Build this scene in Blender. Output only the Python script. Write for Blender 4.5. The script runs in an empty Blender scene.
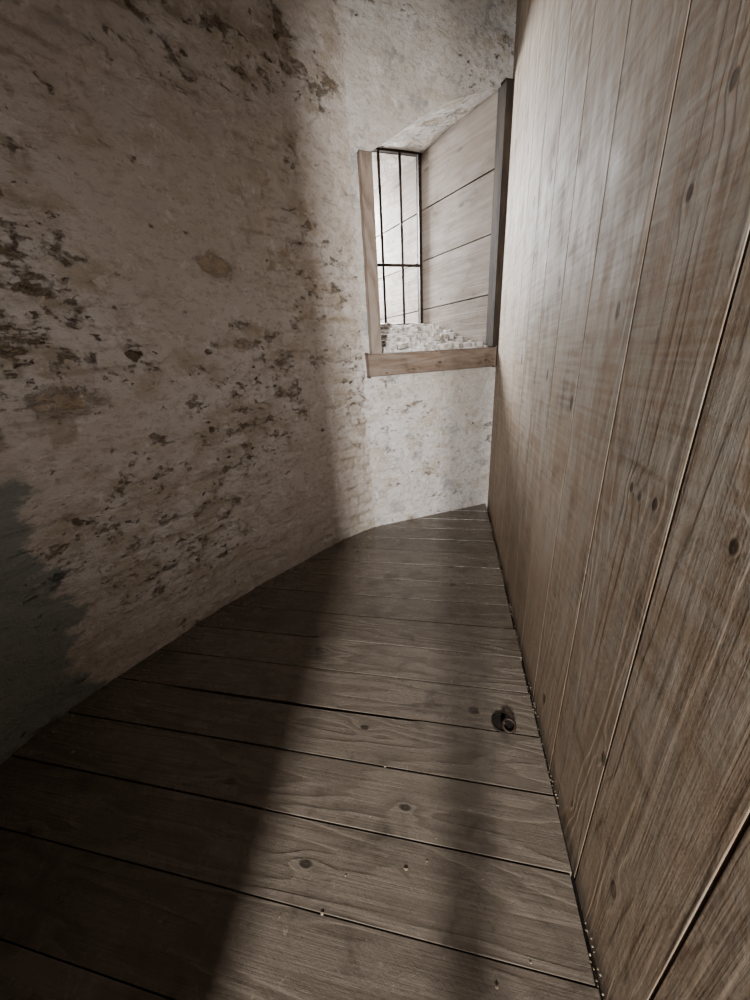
import bpy, bmesh, math, random
from mathutils import Vector, Matrix, noise
random.seed(7)
S=bpy.context.scene
COL=bpy.context.collection
H=1.3
PX=0.354           # face of plank partition
CEIL=3.5

# ---------------------------------------------------------------- helpers
def obj(name,verts,faces,mat=None,smooth=False,parent=None):
    me=bpy.data.meshes.new(name); me.from_pydata([tuple(v) for v in verts],[],faces)
    me.validate(); me.update()
    o=bpy.data.objects.new(name,me); COL.objects.link(o)
    if mat: me.materials.append(mat)
    if smooth:
        for p in me.polygons: p.use_smooth=True
    if parent: o.parent=parent
    return o
def empty(name):
    e=bpy.data.objects.new(name,None); COL.objects.link(e); e.empty_display_size=.1; return e

class Geo:
    def __init__(s): s.v=[]; s.f=[]; s.col=[]
    def box(s,c,ax,ay,az,bev=0.003,jit=0):
        bm=bmesh.new(); bmesh.ops.create_cube(bm,size=2)
        M=Matrix((ax,ay,az)).transposed()
        for v in bm.verts: v.co=M@v.co+Vector(c)
        if bev>0: bmesh.ops.bevel(bm,geom=bm.edges[:],offset=bev,segments=2,profile=.6,affect='EDGES')
        b=len(s.v); bm.verts.index_update()
        for v in bm.verts:
            co=v.co.copy()
            if jit: co+=Vector([noise.noise(co*9+Vector((k*7,0,0)))*jit for k in range(3)])
            s.v.append(co)
        for f in bm.faces: s.f.append([b+v.index for v in f.verts])
        bm.free()
    def tube(s,p,q,r,n=12,seg=10,jit=0):
        p=Vector(p);q=Vector(q);d=(q-p).normalized()
        a=d.orthogonal().normalized();c=d.cross(a)
        b=len(s.v)
        for i in range(seg+1):
            m=p.lerp(q,i/seg)
            rr=r*(1+jit*noise.noise(m*30))
            for k in range(n):
                t=2*math.pi*k/n; s.v.append(m+(a*math.cos(t)+c*math.sin(t))*rr)
        for i in range(seg):
            for k in range(n):
                k2=(k+1)%n
                s.f.append([b+i*n+k,b+i*n+k2,b+(i+1)*n+k2,b+(i+1)*n+k])
        s.f.append([b+k for k in range(n)][::-1]); s.f.append([b+seg*n+k for k in range(n)])
    def make(s,name,mat,parent=None,smooth=False): return obj(name,s.v,s.f,mat,smooth,parent)

# ---------------------------------------------------------------- material tools
class NT:
    def __init__(s,name):
        s.m=bpy.data.materials.new(name); s.m.use_nodes=True
        s.n=s.m.node_tree.nodes; s.l=s.m.node_tree.links
        s.b=s.n['Principled BSDF']
        s.geo=s.n.new('ShaderNodeNewGeometry'); s.pos=s.geo.outputs['Position']
    def link(s,a,b): s.l.new(a,b)
    def setin(s,sock,v):
        if isinstance(v,bpy.types.NodeSocket): s.l.new(v,sock)
        else: sock.default_value=v
    def math(s,op,a,b=0.0,c=0.0,clamp=False):
        n=s.n.new('ShaderNodeMath'); n.operation=op; n.use_clamp=clamp
        s.setin(n.inputs[0],a); s.setin(n.inputs[1],b); s.setin(n.inputs[2],c); return n.outputs[0]
    def vm(s,op,v,k,out=0):
        n=s.n.new('ShaderNodeVectorMath'); n.operation=op
        s.setin(n.inputs[0],v); s.setin(n.inputs[1],k); return n.outputs[out]
    def vmul(s,v,k): return s.vm('MULTIPLY',v,k)
    def vadd(s,v,k): return s.vm('ADD',v,k)
    def sep(s,v):
        n=s.n.new('ShaderNodeSeparateXYZ'); s.setin(n.inputs[0],v); return n.outputs
    def comb(s,x,y,z):
        n=s.n.new('ShaderNodeCombineXYZ')
        s.setin(n.inputs[0],x);s.setin(n.inputs[1],y);s.setin(n.inputs[2],z); return n.outputs[0]
    def noise(s,v,scale,detail=4,rough=.55,dist=0):
        n=s.n.new('ShaderNodeTexNoise'); s.setin(n.inputs['Vector'],v)
        n.inputs['Scale'].default_value=scale; n.inputs['Detail'].default_value=detail
        n.inputs['Roughness'].default_value=rough; n.inputs['Distortion'].default_value=dist
        return n.outputs['Fac']
    def vor(s,v,scale,feature='F1',rand=1,dim='3D'):
        n=s.n.new('ShaderNodeTexVoronoi'); n.voronoi_dimensions=dim; n.feature=feature; s.setin(n.inputs['Vector'],v)
        n.inputs['Scale'].default_value=scale; n.inputs['Randomness'].default_value=rand; return n
    def white(s,x):
        n=s.n.new('ShaderNodeTexWhiteNoise'); n.noise_dimensions='1D'; s.setin(n.inputs['W'],x); return n.outputs['Value']
    def attr(s,name):
        n=s.n.new('ShaderNodeAttribute'); n.attribute_name=name; return n.outputs['Fac']
    def step(s,v,a,b,lo=0.0,hi=1.0):
        n=s.n.new('ShaderNodeMapRange'); n.interpolation_type='SMOOTHSTEP'
        s.setin(n.inputs['Value'],v); n.inputs['From Min'].default_value=a; n.inputs['From Max'].default_value=b
        n.inputs['To Min'].default_value=lo; n.inputs['To Max'].default_value=hi; return n.outputs[0]
    def mix(s,f,a,b,mode='MIX'):
        n=s.n.new('ShaderNodeMix'); n.data_type='RGBA'; n.blend_type=mode
        s.setin(n.inputs[0],f)
        for k,v in ((6,a),(7,b)):
            if isinstance(v,tuple): v=(*v,1) if len(v)==3 else v
            s.setin(n.inputs[k],v)
        return n.outputs[2]
    def bump(s,h,dist,strength=1.0,normal=None):
        n=s.n.new('ShaderNodeBump'); n.inputs['Distance'].default_value=dist; n.inputs['Strength'].default_value=strength
        s.setin(n.inputs['Height'],h)
        if normal: s.link(normal,n.inputs['Normal'])
        return n.outputs[0]
    def spots(s,lst,wob,amp):
        """union of irregular blobs: (centre, half extents) -> min normalised distance"""
        best=None
        for c,r in lst:
            v=s.vm('MULTIPLY',s.vm('SUBTRACT',s.pos,c),tuple(1/x for x in r))
            d=s.math('ADD',s.vm('LENGTH',v,(0,0,0),1),s.math('MULTIPLY',s.math('SUBTRACT',wob,.5),amp))
            best=d if best is None else s.math('MINIMUM',best,d)
        return best

def plaster(name,base=(.60,.56,.54),amount=0.0,green=False,mold=0.0,cav=False,holes=None,ochre=None):
    t=NT(name); P=t.pos
    Q=t.vmul(P,(1,1,1.7))
    big=t.noise(P,1.15,2); mid=t.noise(Q,5,6,.66); fine=t.noise(Q,24,4,.70)
    col=t.mix(t.step(big,.35,.65),base,tuple(c*k for c,k in zip(base,(.86,.82,.77))))
    z=t.step(big,.62,.40,-.05,.04)
    if cav:   # dirt sits in the joints of the brickwork under the wash
        cv=t.math('ADD',t.attr('cavity'),t.math('MULTIPLY',t.math('SUBTRACT',fine,.5),.9))
        col=t.mix(t.step(cv,.30,.95,0,.60),col,(.30,.25,.20))
        z=t.math('ADD',z,t.math('MULTIPLY',t.attr('cavity'),.03))
    m1=t.math('ADD',mid,z)
    col=t.mix(t.step(m1,.46-amount,.66-amount,0,.60),col,(.37,.305,.225))
    col=t.mix(t.step(fine,.47,.70,0,.55),col,(.33,.27,.21))
    bare=t.noise(t.vadd(Q,(9,3,1)),8,8,.78)
    b1=t.step(t.math('ADD',bare,z),.58-amount,.69-amount,0,.82)
    if ochre:
        od=t.spots(ochre,t.math('ADD',t.math('MULTIPLY',bare,.6),t.math('MULTIPLY',fine,.4)),6.0)
        b1=t.math('MAXIMUM',b1,t.step(od,1.3,.5,0,.62))
    col=t.mix(b1,col,t.mix(t.step(fine,.4,.6),(.34,.245,.14),(.21,.15,.10)))
    chips=t.noise(t.vadd(Q,(2,7,5)),18,5,.70)
    c1=t.step(t.math('ADD',chips,z),.66-amount*.6,.72-amount*.6,0,.8)
    if holes:
        hd=t.spots(holes,chips,2.6); c1=t.math('MAXIMUM',c1,t.step(hd,1.1,.8,0,.88))
    col=t.mix(c1,col,(.10,.07,.045))
    w=t.noise(t.vadd(P,(5,5,5)),12,6,.75)
    col=t.mix(t.step(w,.56,.66,0,.55),col,(.68,.65,.635))
    if mold:
        mo=t.noise(t.vadd(P,(1,8,2)),6,7,.75,.3)
        col=t.mix(t.step(mo,.54,.62,0,mold),col,(.25,.25,.25))
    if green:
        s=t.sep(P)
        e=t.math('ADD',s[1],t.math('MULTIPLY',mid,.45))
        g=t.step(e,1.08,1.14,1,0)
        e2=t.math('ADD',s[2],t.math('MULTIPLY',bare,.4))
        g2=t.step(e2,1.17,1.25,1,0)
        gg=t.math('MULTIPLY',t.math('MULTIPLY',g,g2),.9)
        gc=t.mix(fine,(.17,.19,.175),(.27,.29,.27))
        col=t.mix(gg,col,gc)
    t.link(col,t.b.inputs['Base Color'])
    t.b.inputs['Roughness'].default_value=.82
    h=t.math('ADD',t.math('MULTIPLY',mid,1.0),t.math('MULTIPLY',fine,.5))
    h=t.math('SUBTRACT',h,t.math('MULTIPLY',b1,.35))
    h=t.math('SUBTRACT',h,t.math('MULTIPLY',c1,.5))
    t.link(t.bump(h,.022,1),t.b.inputs['Normal'])
    return t.m

def wood(name,along,across,width,origin,light,dark,wash=None,rough=(.35,.6),lines=26,knot=1.0,zfade=None,stain=.5,scuff=0,grain=.5,ks=1.0,saw=0,thr=.45,fibre=.4,rk=.08,marks=None,spec=.5,bd=.0032):
    t=NT(name); P=t.pos; s=t.sep(P)
    a=s[along]; c=s[across]
    idx=t.math('FLOOR',t.math('DIVIDE',t.math('SUBTRACT',c,origin),width))
    rnd=t.white(idx); rnd2=t.white(t.math('ADD',idx,37.3))
    A=t.math('ADD',a,t.math('MULTIPLY',rnd,17.0))
    kv=t.comb(t.math('MULTIPLY',A,1.9*ks),t.math('MULTIPLY',c,3.4*ks),0.0)
    vk=t.vor(kv,1.7,dim='2D'); kd=vk.outputs['Distance']
    vc=t.sep(vk.outputs['Color'])
    sel=t.step(vc[0],thr,thr+.02)
    knear=t.math('MULTIPLY',t.step(kd,.0,.30,1,0),sel)
    bl=t.noise(P,1.8,3,.6); bl2=t.noise(t.vadd(P,(6,2,8)),6,6,.72,.3)
    if marks:
        md=t.spots(marks,bl2,1.0); knear=t.math('MAXIMUM',knear,t.step(md,.5,5.0,1,0))
    V=t.comb(t.math('MULTIPLY',A,.55),t.math('MULTIPLY',c,5.0),rnd)
    field=t.noise(V,1.1,3,.45)
    f2=t.math('ADD',field,t.math('MULTIPLY',knear,rk*knot))
    ring=t.math('FRACT',t.math('MULTIPLY',f2,lines))
    ringl=t.math('MULTIPLY',t.step(ring,.0,.75),t.step(ring,.80,1.0,1,0))
    fib=t.noise(t.comb(t.math('MULTIPLY',A,3),t.math('MULTIPLY',c,140),0.0),1,3,.6)
    g=t.math('ADD',t.math('MULTIPLY',ringl,grain),t.math('MULTIPLY',fib,fibre))
    col=t.mix(t.step(g,.1,1.0),light,dark)
    col=t.mix(t.step(rnd2,0,1,0,.35),col,tuple(x*.75 for x in dark))
    col=t.mix(t.step(bl2,.50,.74,0,stain),col,tuple(x*.5 for x in dark))
    h=0.0
    if wash:
        w=t.noise(t.comb(t.math('MULTIPLY',A,1.6),t.math('MULTIPLY',c,6),0.0),2.0,6,.7,.1)
        if saw:   # circular-saw chatter across the plank
            sw=t.noise(t.comb(t.math('MULTIPLY',A,60),t.math('MULTIPLY',c,3.0),rnd),1,2,.6)
            w=t.math('ADD',w,t.math('MULTIPLY',t.math('SUBTRACT',sw,.5),saw))
        wf=t.step(w,.34,.66,.08,.85)
        if zfade: wf=t.math('MULTIPLY',wf,t.step(t.math('ADD',s[2],t.math('MULTIPLY',bl,.9)),zfade[0],zfade[1],.3,1))
        wf=t.math('MULTIPLY',wf,t.step(ringl,0,1,1,.8))
        col=t.mix(wf,col,wash)
    rad=t.math('MULTIPLY',vc[1],.05)
    kk=t.step(t.math('SUBTRACT',t.math('ADD',kd,t.math('MULTIPLY',bl2,.04)),rad),.03,.075,1,0)
    kk=t.math('MULTIPLY',kk,t.math('MULTIPLY',sel,.75*min(knot,1)))
    if marks: kk=t.math('MAXIMUM',kk,t.step(md,.6,1.2,.8,0))
    col=t.mix(kk,col,tuple(x*.3 for x in dark))
    if scuff:
        sp=t.noise(t.vadd(P,(3,1,0)),30,5,.7)
        col=t.mix(t.step(sp,.62,.74,0,scuff),col,(.42,.38,.33))
        col=t.mix(t.step(sp,.38,.28,0,scuff*1.2),col,tuple(x*.4 for x in dark))
    t.link(col,t.b.inputs['Base Color'])
    t.b.inputs['Specular IOR Level'].default_value=spec
    r=t.math('ADD',t.step(bl2,.3,.7,rough[0],rough[1]),t.math('MULTIPLY',ringl,.06))
    t.link(r,t.b.inputs['Roughness'])
    h=t.math('ADD',t.math('MULTIPLY',ringl,-.25),t.math('MULTIPLY',fib,.4))
    h=t.math('ADD',h,t.math('MULTIPLY',bl2,1.6)); h=t.math('ADD',h,t.math('MULTIPLY',kk,.6))
    if saw: h=t.math('ADD',h,t.math('MULTIPLY',sw,.9))
    t.link(t.bump(h,bd,.85),t.b.inputs['Normal'])
    return t.m

def simple(name,c1,c2,scale=20,rough=.6,metal=0,bump=.002,stretch=(1,1,1)):
    t=NT(name); n=t.noise(t.vmul(t.pos,stretch),scale,5,.65)
    t.link(t.mix(t.step(n,.35,.68),c1,c2),t.b.inputs['Base Color'])
    t.b.inputs['Roughness'].default_value=rough; t.b.inputs['Metallic'].default_value=metal
    t.link(t.bump(n,bump,1),t.b.inputs['Normal']); return t.m

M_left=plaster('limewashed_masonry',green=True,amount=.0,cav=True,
    holes=[((-1.335,1.405,1.384),(.03,.03,.024)),((-1.185,1.712,1.389),(.02,.02,.013)),((-.857,2.30,.88),(.02,.02,.013)),((-1.215,1.65,1.013),(.018,.018,.018))],
    ochre=[((-1.113,1.84,1.763),(.09,.09,.045)),((-1.44,1.13,1.226),(.10,.10,.05)),((-1.08,1.90,1.42),(.05,.05,.025))])
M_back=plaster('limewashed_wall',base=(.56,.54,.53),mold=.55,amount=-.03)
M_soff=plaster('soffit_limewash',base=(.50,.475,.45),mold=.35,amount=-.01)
M_floor=wood('floor_boards_wood',0,1,.185,.400,(.20,.17,.14),(.105,.083,.065),rough=(.19,.34),lines=15,knot=1.0,stain=.7,scuff=.42,grain=.36,thr=.84,rk=.06,spec=.8,
    marks=[((-.119,.661,0),(.020,.010,.1)),((-.30,.894,0),(.018,.010,.1)),((-.378,.482,0),(.020,.010,.1)),((-.62,1.25,0),(.018,.010,.1))])
M_part=wood('partition_pine',2,1,.275,.052,(.37,.275,.20),(.255,.18,.125),wash=(.48,.44,.385),rough=(.5,.68),lines=12,zfade=(.6,1.8),stain=.65,grain=.24,saw=.55,thr=.86,fibre=.16,rk=.06,bd=.0016,spec=.35,
    marks=[((.354,.709,1.609),(.1,.009,.012)),((.354,.759,1.507),(.1,.010,.013)),((.354,1.403,1.804),(.1,.014,.022)),((.354,.655,1.034),(.1,.010,.014)),((.354,.471,1.052),(.1,.009,.013)),((.354,.743,1.035),(.1,.008,.011)),((.354,1.754,1.891),(.1,.014,.02))])
M_reveal=wood('reveal_whitewashed_boards',0,2,.38,1.327,(.30,.25,.21),(.19,.15,.12),wash=(.36,.32,.285),rough=(.6,.8),lines=14,knot=.6,stain=.7,grain=.3,thr=.7)
M_beam=wood('sill_beam_wood',0,2,.5,1.0,(.20,.14,.10),(.10,.065,.047),wash=(.24,.20,.17),rough=(.6,.8),lines=14,stain=.8,ks=1.6)
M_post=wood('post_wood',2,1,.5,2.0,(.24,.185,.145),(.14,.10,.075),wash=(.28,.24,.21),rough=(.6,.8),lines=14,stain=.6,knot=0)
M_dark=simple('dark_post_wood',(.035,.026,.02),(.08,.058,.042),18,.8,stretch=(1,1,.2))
M_iron=simple('black_iron',(.014,.012,.011),(.06,.035,.022),40,.6,.4,.0015)
M_void=simple('gap_shade',(.012,.010,.008),(.03,.022,.016),30,.95)  # near-black, puts the shade of gaps and bolt socket into the colour
M_flake=simple('plaster_flakes',(.42,.36,.27),(.22,.17,.12),40,.8)
M_sill=simple('sill_limewash',(.66,.64,.62),(.20,.17,.14),11,.8,0,.006,stretch=(1,3,1))
M_ceil=simple('ceiling_limewash',(.45,.42,.39),(.3,.27,.24),6,.85)

# ---------------------------------------------------------------- left wall (curved masonry)
ctrl=[(-.75,-1.9),(-1.15,-1.35),(-1.42,-.75),(-1.56,-.1),(-1.600,.45),(-1.565,.75),(-1.480,1.02),(-1.360,1.34),(-1.192,1.700),(-1.00,2.04),(-.80,2.37),(-.602,2.612),(-.55,2.665)]
def cr(p0,p1,p2,p3,t):
    return .5*((2*p1)+(p2-p0)*t+(2*p0-5*p1+4*p2-p3)*t*t+(-p0+3*p1-3*p2+p3)*t**3)
C=[Vector((*c,0)) for c in ctrl]
C=[C[0]*2-C[1]]+C+[C[-1]*2-C[-2]]
path=[]
for i in range(1,len(C)-2):
    for k in range(40): path.append(cr(C[i-1],C[i],C[i+1],C[i+2],k/40))
path.append(C[-2])
L=[0]
for a,b in zip(path,path[1:]): L.append(L[-1]+(b-a).length)
tot=L[-1]; N=int(tot/.012); pts=[]; j=0
for i in range(N+1):
    d=tot*i/N
    while j<len(L)-2 and L[j+1]<d: j+=1
    u=(d-L[j])/max(1e-9,L[j+1]-L[j]); pts.append((path[j].lerp(path[j+1],u),d))
CAV=[]
def relief(u,z,P):
    """rough-laid brick courses beneath many coats of limewash"""
    n1=noise.noise(Vector((u*1.6,z*1.6,3)))
    course=.078
    zz=z+.014*noise.noise(Vector((u*2.2,z*2,9)))
    r=zz/course; row=math.floor(r); fz=r-row
    fu=(u/.235+.5*(row%2)+.14*noise.noise(Vector((row*3.1,u*2,1))))%1
    mz=min(fz,1-fz); mu=min(fu,1-fu)*3
    m=max(0,1-min(mz,mu)/.22)
    vis=max(0,min(1,.55+1.8*noise.noise(Vector((u*1.1+4,z*1.3,7)))))
    d=-.009*m*m*vis
    nb=noise.noise(Vector((u*7,z*11,2))); nf=noise.noise(Vector((u*22,z*30,5)))
    d+=.010*n1+.009*nb+.005*nf
    per=noise.noise(Vector((row*5.3,math.floor(u/.235+.5*(row%2))*3.7,4)))
    CAV.append(max(0,min(1,m*vis*.8-.9*nb-.35*nf)))
    return d+.006*per*vis
def grid(name,cols,zfun0,zfun1,nz,nrm,mat,flat=False):
    v=[];f=[]; CAV.clear()
    for (p,u),n in zip(cols,nrm):
        z0=zfun0(u);z1=zfun1(u)
        for k in range(nz+1):
            z=z0+(z1-z0)*k/nz
            v.append(Vector((p.x,p.y,z))+n*(relief(u,z,p)*(0.6 if flat else 1)))
    for i in range(len(cols)-1):
        for k in range(nz):
            a=i*(nz+1)+k; f.append([a,a+nz+1,a+nz+2,a+1])
    o=obj(name,v,f,mat,True)
    at=o.data.attributes.new('cavity','FLOAT','POINT'); at.data.foreach_set('value',CAV[:])
    return o
nr=[]
for i in range(len(pts)):
    a=pts[max(0,i-1)][0]; b=pts[min(len(pts)-1,i+1)][0]; d=(b-a).normalized(); nr.append(Vector((d.y,-d.x,0)))
grid('wall_left',pts,lambda u:-.06,lambda u:CEIL,290,nr,M_left)

# ---------------------------------------------------------------- back wall with niche
A=Vector((-.602,2.612,0)); B=Vector((.349,3.182,0)); D=(B-A).normalized(); NW=Vector((D.y,-D.x,0))
WL=1.16
def W(s,z=0,out=0): return A+D*s+Vector((0,0,z))+NW*out
def arch(s):
    pt=[(-.1,2.41),(.0,2.42),(.055,2.43),(.14,2.455),(.30,2.545),(.45,2.635),(.62,2.72),(.85,2.80),(1.12,2.87),(1.3,2.89)]
    for (a,za),(b,zb) in zip(pt,pt[1:]):
        if s<=b: return za+(zb-za)*(s-a)/(b-a)
    return pt[-1][1]
ZB=1.19
cols=[(W(-.06+i*.012),-.06+i*.012+5) for i in range(int((WL+.06)/.012)+1)]
def wgrid(name,cs,z0,z1,nz): return grid(name,cs,z0,z1,nz,[NW]*len(cs),M_back,True)
a=wgrid('wall_back',cols,lambda u:-.06,lambda u:ZB+.03,100)
b=wgrid('b',cols,lambda u:arch(u-5),lambda u:CEIL,70)
c=wgrid('c',cols[:10],lambda u:ZB+.03,lambda u:arch(u-5),90)
for o in (a,b,c): o.select_set(True)
bpy.context.view_layer.objects.active=a; bpy.ops.object.join()

# ---------------------------------------------------------------- niche geometry
R0=Vector((.310,3.155,0)); RD=Vector((-.691,.722,0)).normalized()
def Rv(s,z=0): return R0+RD*s+Vector((0,0,z))
GS=.835
G0=Rv(GS); GD=Vector((-.857,-.515,0)).normalized()
def Gr(s,z=0): return G0+GD*s+Vector((0,0,z))
GL=.75
window=empty('window_1')
RN=Vector((-.722,-.691,0)).normalized()
g=Geo()
edges=[1.22,1.707,2.09,2.46,2.90]
for z0,z1 in zip(edges,edges[1:]):
    s0,s1=.01,1.75
    c=Rv((s0+s1)/2,(z0+z1)/2)-RN*(.014+random.uniform(-.004,.002))
    g.box(c,RD*(s1-s0)/2,RN*.014,Vector((0,0,(z1-z0)/2-.009)),.005)
g.make('reveal_boards',M_reveal,window)
g=Geo()
g.box(Rv(.9,2.1)-RN*.05,RD*.88,RN*.012,Vector((0,0,1.0)),0)
g.make('reveal_backing',M_void,window)
g=Geo(); LA=W(.10,0,-.035); LB=Gr(GL); LD=(LB-LA).normalized(); LN=Vector((-LD.y,LD.x,0)); ll=(LB-LA).length
for z0,z1 in zip(edges,edges[1:]):
    g.box(LA+LD*(ll/2)+Vector((0,0,(z0+z1)/2))+LN*.02,LD*(ll/2),LN*.014,Vector((0,0,(z1-z0)/2-.004)),.004)
OE=LB+RD*.30
for z0,z1 in zip(edges,edges[1:]):
    g.box((LB+OE)/2+Vector((0,0,(z0+z1)/2))+RN*.015,RD*.15,RN*.014,Vector((0,0,(z1-z0)/2-.004)),.004)
g.make('left_reveal_boards',M_reveal,window)
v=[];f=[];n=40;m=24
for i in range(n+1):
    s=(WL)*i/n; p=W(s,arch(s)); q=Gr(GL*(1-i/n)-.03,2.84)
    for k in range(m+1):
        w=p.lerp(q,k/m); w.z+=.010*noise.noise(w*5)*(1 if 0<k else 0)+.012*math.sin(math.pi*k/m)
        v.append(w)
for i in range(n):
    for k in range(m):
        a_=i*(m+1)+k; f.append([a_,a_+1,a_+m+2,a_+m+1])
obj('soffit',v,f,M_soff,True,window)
g=Geo(); ns=11
for i in range(ns):     # crumbling limewashed brick-on-edge courses of the sloping sill
    t0=i/ns; t1=(i+1)/ns-.025
    zA=1.335+.27*t0
    p0=W(.03).lerp(Gr(GL),(t0+t1)/2); p1=W(WL-.01).lerp(Gr(-.05),(t0+t1)/2)
    q0=W(.03).lerp(Gr(GL),t0); q1=W(.03).lerp(Gr(GL),t1)
    hw=max(.008,abs((q1-q0).dot(NW))/2)
    x=0.0; Ld=(p1-p0).length; dd=(p1-p0).normalized()
    while x<Ld:
        ln=min(random.uniform(.10,.26),Ld-x)
        if ln<.02: break
        up=Vector((0,0,1))+dd*random.uniform(-.08,.08)
        g.box(p0+dd*(x+ln/2)+Vector((0,0,zA+random.uniform(-.010,.008))),(dd+Vector((0,0,random.uniform(-.05,.05))))*(ln/2-.003),-NW*hw*random.uniform(.75,1.0),up*.018,.006,.016)
        x+=ln
g.make('sill_courses',M_sill,window)
g=Geo()
g.box((W(.5)+Gr(.35))/2+Vector((0.04,0.03,1.42)),D*.50,(-NW+Vector((0,0,.36))).normalized()*.43,Vector((0,.02,.02)),0)
g.make('sill_bed',M_void,window)
q=[LB+Vector((0,0,1.60)),Gr(-.05,1.60),Rv(1.80,1.70),LB+RD*.95+Vector((0,0,1.70))]
obj('outer_sill',q,[[0,1,2,3]],M_sill,False,window)
q=[LB+Vector((0,0,2.84)),Gr(-.05,2.84),Rv(1.80,2.84),LB+RD*.95+Vector((0,0,2.84))]
obj('outer_head',q,[[0,1,2,3]],M_soff,False,window)
g=Geo()
g.box(W(.545,1.267,.004),D*.53,NW*.042,Vector((0,0,.072)),.010,.008)
g.make('sill_beam',M_beam,window)
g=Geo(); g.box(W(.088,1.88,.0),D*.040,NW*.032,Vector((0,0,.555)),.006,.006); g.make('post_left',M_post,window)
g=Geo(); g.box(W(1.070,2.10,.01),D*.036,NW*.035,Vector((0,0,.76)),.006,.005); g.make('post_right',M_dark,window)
g=Geo()
zb,zt=1.585,2.84
for s in (.19,.375,.56):
    g.tube(Gr(s,zb-.02),Gr(s,zt),.0112,10,24,.15)
g.box(Gr(.375,2.06)+NW*.004,GD*.38,NW*.005,Vector((0,0,.008)),.002)
g.box(Gr(.02,(zb+zt)/2),GD*.010,NW*.02,Vector((0,0,(zt-zb)/2)),.003)
g.box(Gr(.73,(zb+zt)/2),GD*.018,NW*.02,Vector((0,0,(zt-zb)/2)),.003)
g.box(Gr(.375,zt-.004),GD*.375,NW*.02,Vector((0,0,.006)),.002)
g.make('iron_bars',M_iron,window)

# ---------------------------------------------------------------- plank partition (right wall)
g=Geo()
y=.052-.275*4
while y<3.10:
    y0=y; y1=min(y+.275,3.195)
    g.box(Vector((PX+.0175,(y0+y1)/2,1.73)),Vector((.0175,0,0)),Vector((0,(y1-y0)/2-.0026,0)),Vector((0,0,1.79)),.0020)
    y+=.275
g.make('wall_right',M_part)
g=Geo(); g.box(Vector((PX+.026,1.05,1.7)),Vector((.012,0,0)),Vector((0,2.1,0)),Vector((0,0,1.8)),0)
g.make('partition_backing_1',M_void)  # dark sheet added behind the planks so their seams read dark

# ---------------------------------------------------------------- floor boards
g=Geo(); y=.400-.185*25
while y<3.35:
    y0,y1=y,y+.185; gap=random.choice([.0012,.0017,.0030])
    zt=random.uniform(-.0015,.0015)
    x1=.334+random.uniform(-.004,.003)
    if y1<-1.1: x1=1.2
    if abs(y1-.955)<.01:      # board with broken open joint
        v0=len(g.v)
        poly=[(-1.75,y0+gap),(x1,y0+gap),(x1,y1-gap),(-.10,y1-gap),(-.125,y1-.008),(-.5,y1-.013),(-.9,y1-.011),(-1.15,y1-.008),(-1.22,y1-gap),(-1.75,y1-gap)]
        nn=len(poly)
        for x,yy in poly: g.v.append(Vector((x,yy,zt)))
        for x,yy in poly: g.v.append(Vector((x,yy,-.03)))
        g.f.append([v0+i for i in range(nn)]); g.f.append([v0+nn+i for i in range(nn)][::-1])
        for i in range(nn):
            k=(i+1)%nn; g.f.append([v0+k,v0+i,v0+nn+i,v0+nn+k])
    else:
        g.box(Vector(((x1-1.75)/2,(y0+y1)/2,zt-.015)),Vector(((x1+1.75)/2,0,0)),Vector((0,.0925-gap,0)),Vector((0,0,.015)),.0015)
    y+=.185
fl=g.make('floor',M_floor)
g=Geo(); g.box(Vector((-.6,.7,-.095)),Vector((1.3,0,0)),Vector((0,2.7,0)),Vector((0,0,.012)),0)
g.make('subfloor',M_void)

# ceiling, and the doorway behind the viewer
g=Geo(); g.box(Vector((-.3,-.6,CEIL+.04)),Vector((1.8,0,0)),Vector((0,4.2,0)),Vector((0,0,.03)),0); g.make('ceiling',M_ceil)
g=Geo()
g.box(Vector((-.92,-1.05,1.72)),Vector((.59,0,0)),Vector((0,.04,0)),Vector((0,0,1.77)),0)
g.box(Vector((.78,-1.05,1.72)),Vector((.41,0,0)),Vector((0,.04,0)),Vector((0,0,1.77)),0)
g.box(Vector((-.0,-1.05,2.85)),Vector((.36,0,0)),Vector((0,.04,0)),Vector((0,0,.64)),0)
g.make('wall_front',M_ceil)
g=Geo(); g.box(Vector((.02,-1.05,1.1)),Vector((.026,0,0)),Vector((0,.03,0)),Vector((0,0,1.1)),.004); g.make('added_stripe_post',M_post)  # added unseen post, casts the soft dark stripe along the floor

# ---------------------------------------------------------------- ring bolt in the floor
rb=empty('ring_bolt'); rb.location=(.217,.985,0)
def torus(R,r,M,n=28,m=10):
    v=[];f=[]
    for i in range(n):
        a=2*math.pi*i/n
        for k in range(m):
            b=2*math.pi*k/m
            v.append(M@Vector(((R+r*math.cos(b))*math.cos(a),(R+r*math.cos(b))*math.sin(a),r*math.sin(b))))
    for i in range(n):
        for k in range(m):
            f.append([i*m+k,((i+1)%n)*m+k,((i+1)%n)*m+(k+1)%m,i*m+(k+1)%m])
    return v,f
v,f=torus(.021,.0055,Matrix.Translation((.014,-.008,.012))@Matrix.Rotation(math.radians(28),4,'X'))
obj('ring',v,f,M_iron,True,rb)
v,f=torus(.036,.004,Matrix.Translation((-.006,.006,.002)))
obj('socket_rim',v,f,M_void,True,rb)
g=Geo(); g.tube((-.006,.006,-.002),(-.006,.006,.0035),.035,24,1); g.make('socket',M_void,rb)
g=Geo(); g.tube((-.004,.002,0),(-.002,0,.020),.008,12,4,.2); g.make('staple',M_iron,rb,True)

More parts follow.
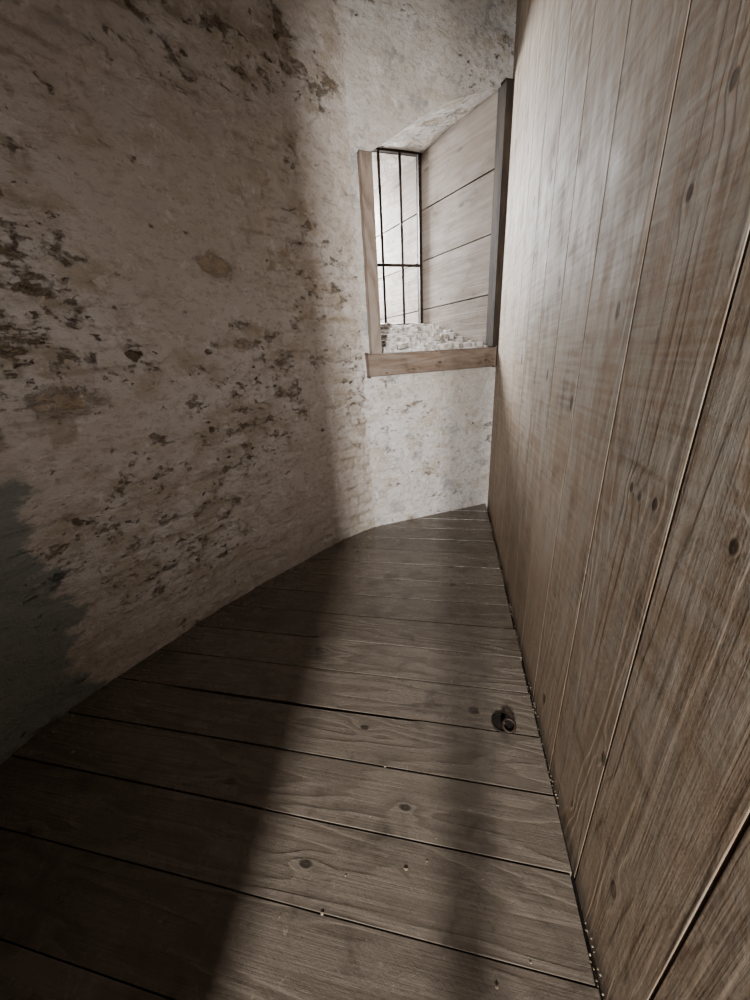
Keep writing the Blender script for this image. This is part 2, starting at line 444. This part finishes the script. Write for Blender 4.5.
# ---------------------------------------------------------------- debris
g=Geo()
def flake(x,y,z,r):
    n=random.randint(4,6); b=len(g.v); a0=random.random()*6
    for lvl in (0,1):
        for i in range(n):
            a=a0+2*math.pi*i/n; rr=r*random.uniform(.6,1.2)*(1-.25*lvl)
            g.v.append(Vector((x+rr*math.cos(a),y+rr*.7*math.sin(a),z+lvl*r*.35)))
    g.f.append([b+n+i for i in range(n)])
    for i in range(n):
        k=(i+1)%n; g.f.append([b+i,b+k,b+n+k,b+n+i])
for i in range(420):   # grit lodged in the slot at the foot of the partition
    y=random.uniform(.2,3.1)
    if noise.noise(Vector((y*4,1,1)))<-.05: continue
    flake(.343+random.uniform(-.008,.008),y,-.022+random.uniform(-.006,.006),random.uniform(.001,.0038))
for i in range(220):
    k=random.random(); p=pts[int(len(pts)*(.55+.42*k))]
    o_=abs(random.gauss(0,.13))+.02; flake(p[0].x+o_,p[0].y-o_*.4,.001,random.uniform(.002,.009))
for i in range(140):
    flake(random.uniform(-1.1,.32),random.uniform(.3,2.6),.001,random.uniform(.0008,.0028))
for x,y,r in [(-.93,1.16,.009),(-.90,1.2,.007),(-.1,.52,.006),(-.2,.77,.006),(.12,.36,.005),(-.3,.40,.005)]: flake(x,y,.001,r)
g.make('plaster_debris',M_flake)

# ---------------------------------------------------------------- light
w=bpy.data.worlds.new('w'); S.world=w; w.use_nodes=True
w.node_tree.nodes['Background'].inputs[0].default_value=(.75,.85,1,1); w.node_tree.nodes['Background'].inputs[1].default_value=.06
def area(name,loc,dirv,sx,sy,e,col):
    l=bpy.data.lights.new(name,'AREA'); l.shape='RECTANGLE'; l.size=sx; l.size_y=sy; l.energy=e; l.color=col
    o=bpy.data.objects.new(name,l); COL.objects.link(o); o.location=loc
    o.rotation_euler=Vector(dirv).to_track_quat('-Z','Y').to_euler(); return o
c=(Rv(2.35)+LB+RD*1.5)/2
area('daylight',(c.x,c.y,2.75),(.69,-.72,-.38),.75,1.3,270,(.94,.97,1))
area('doorway_daylight',(-.05,-3.6,1.65),(-.03,1,-.05),.22,.75,400,(1,.99,.97))
l=bpy.data.lights.new('added_left_wall_fill','SPOT'); l.energy=33; l.spot_size=math.radians(66); l.spot_blend=1; l.shadow_soft_size=.25; l.color=(1,.96,.93)  # added fill spot behind the viewer, brightens the middle of the left wall
o=bpy.data.objects.new('added_left_wall_fill',l); COL.objects.link(o); o.location=(.10,-.75,1.75)
o.rotation_euler=(Vector((-1.15,1.7,1.25))-o.location).to_track_quat('-Z','Y').to_euler()

# ---------------------------------------------------------------- camera
f=354.0
Z=Vector((-60,895,f)).normalized()
Y=Vector((76,145,-f)); Y=(Y-Z*Y.dot(Z)).normalized(); X=Y.cross(Z)
Rm=Matrix((X,Y,Z)).to_4x4()
cam=bpy.data.cameras.new('camera'); co=bpy.data.objects.new('camera',cam); COL.objects.link(co)
cam.sensor_fit='VERTICAL'; cam.sensor_height=36; cam.sensor_width=27; cam.lens=f/1000*36; cam.clip_start=.02
co.matrix_world=Matrix.Translation((0,0,H))@Rm
S.camera=co
S.view_settings.view_transform='AgX'
S.view_settings.look='AgX - Medium High Contrast'
S.view_settings.exposure=0.18
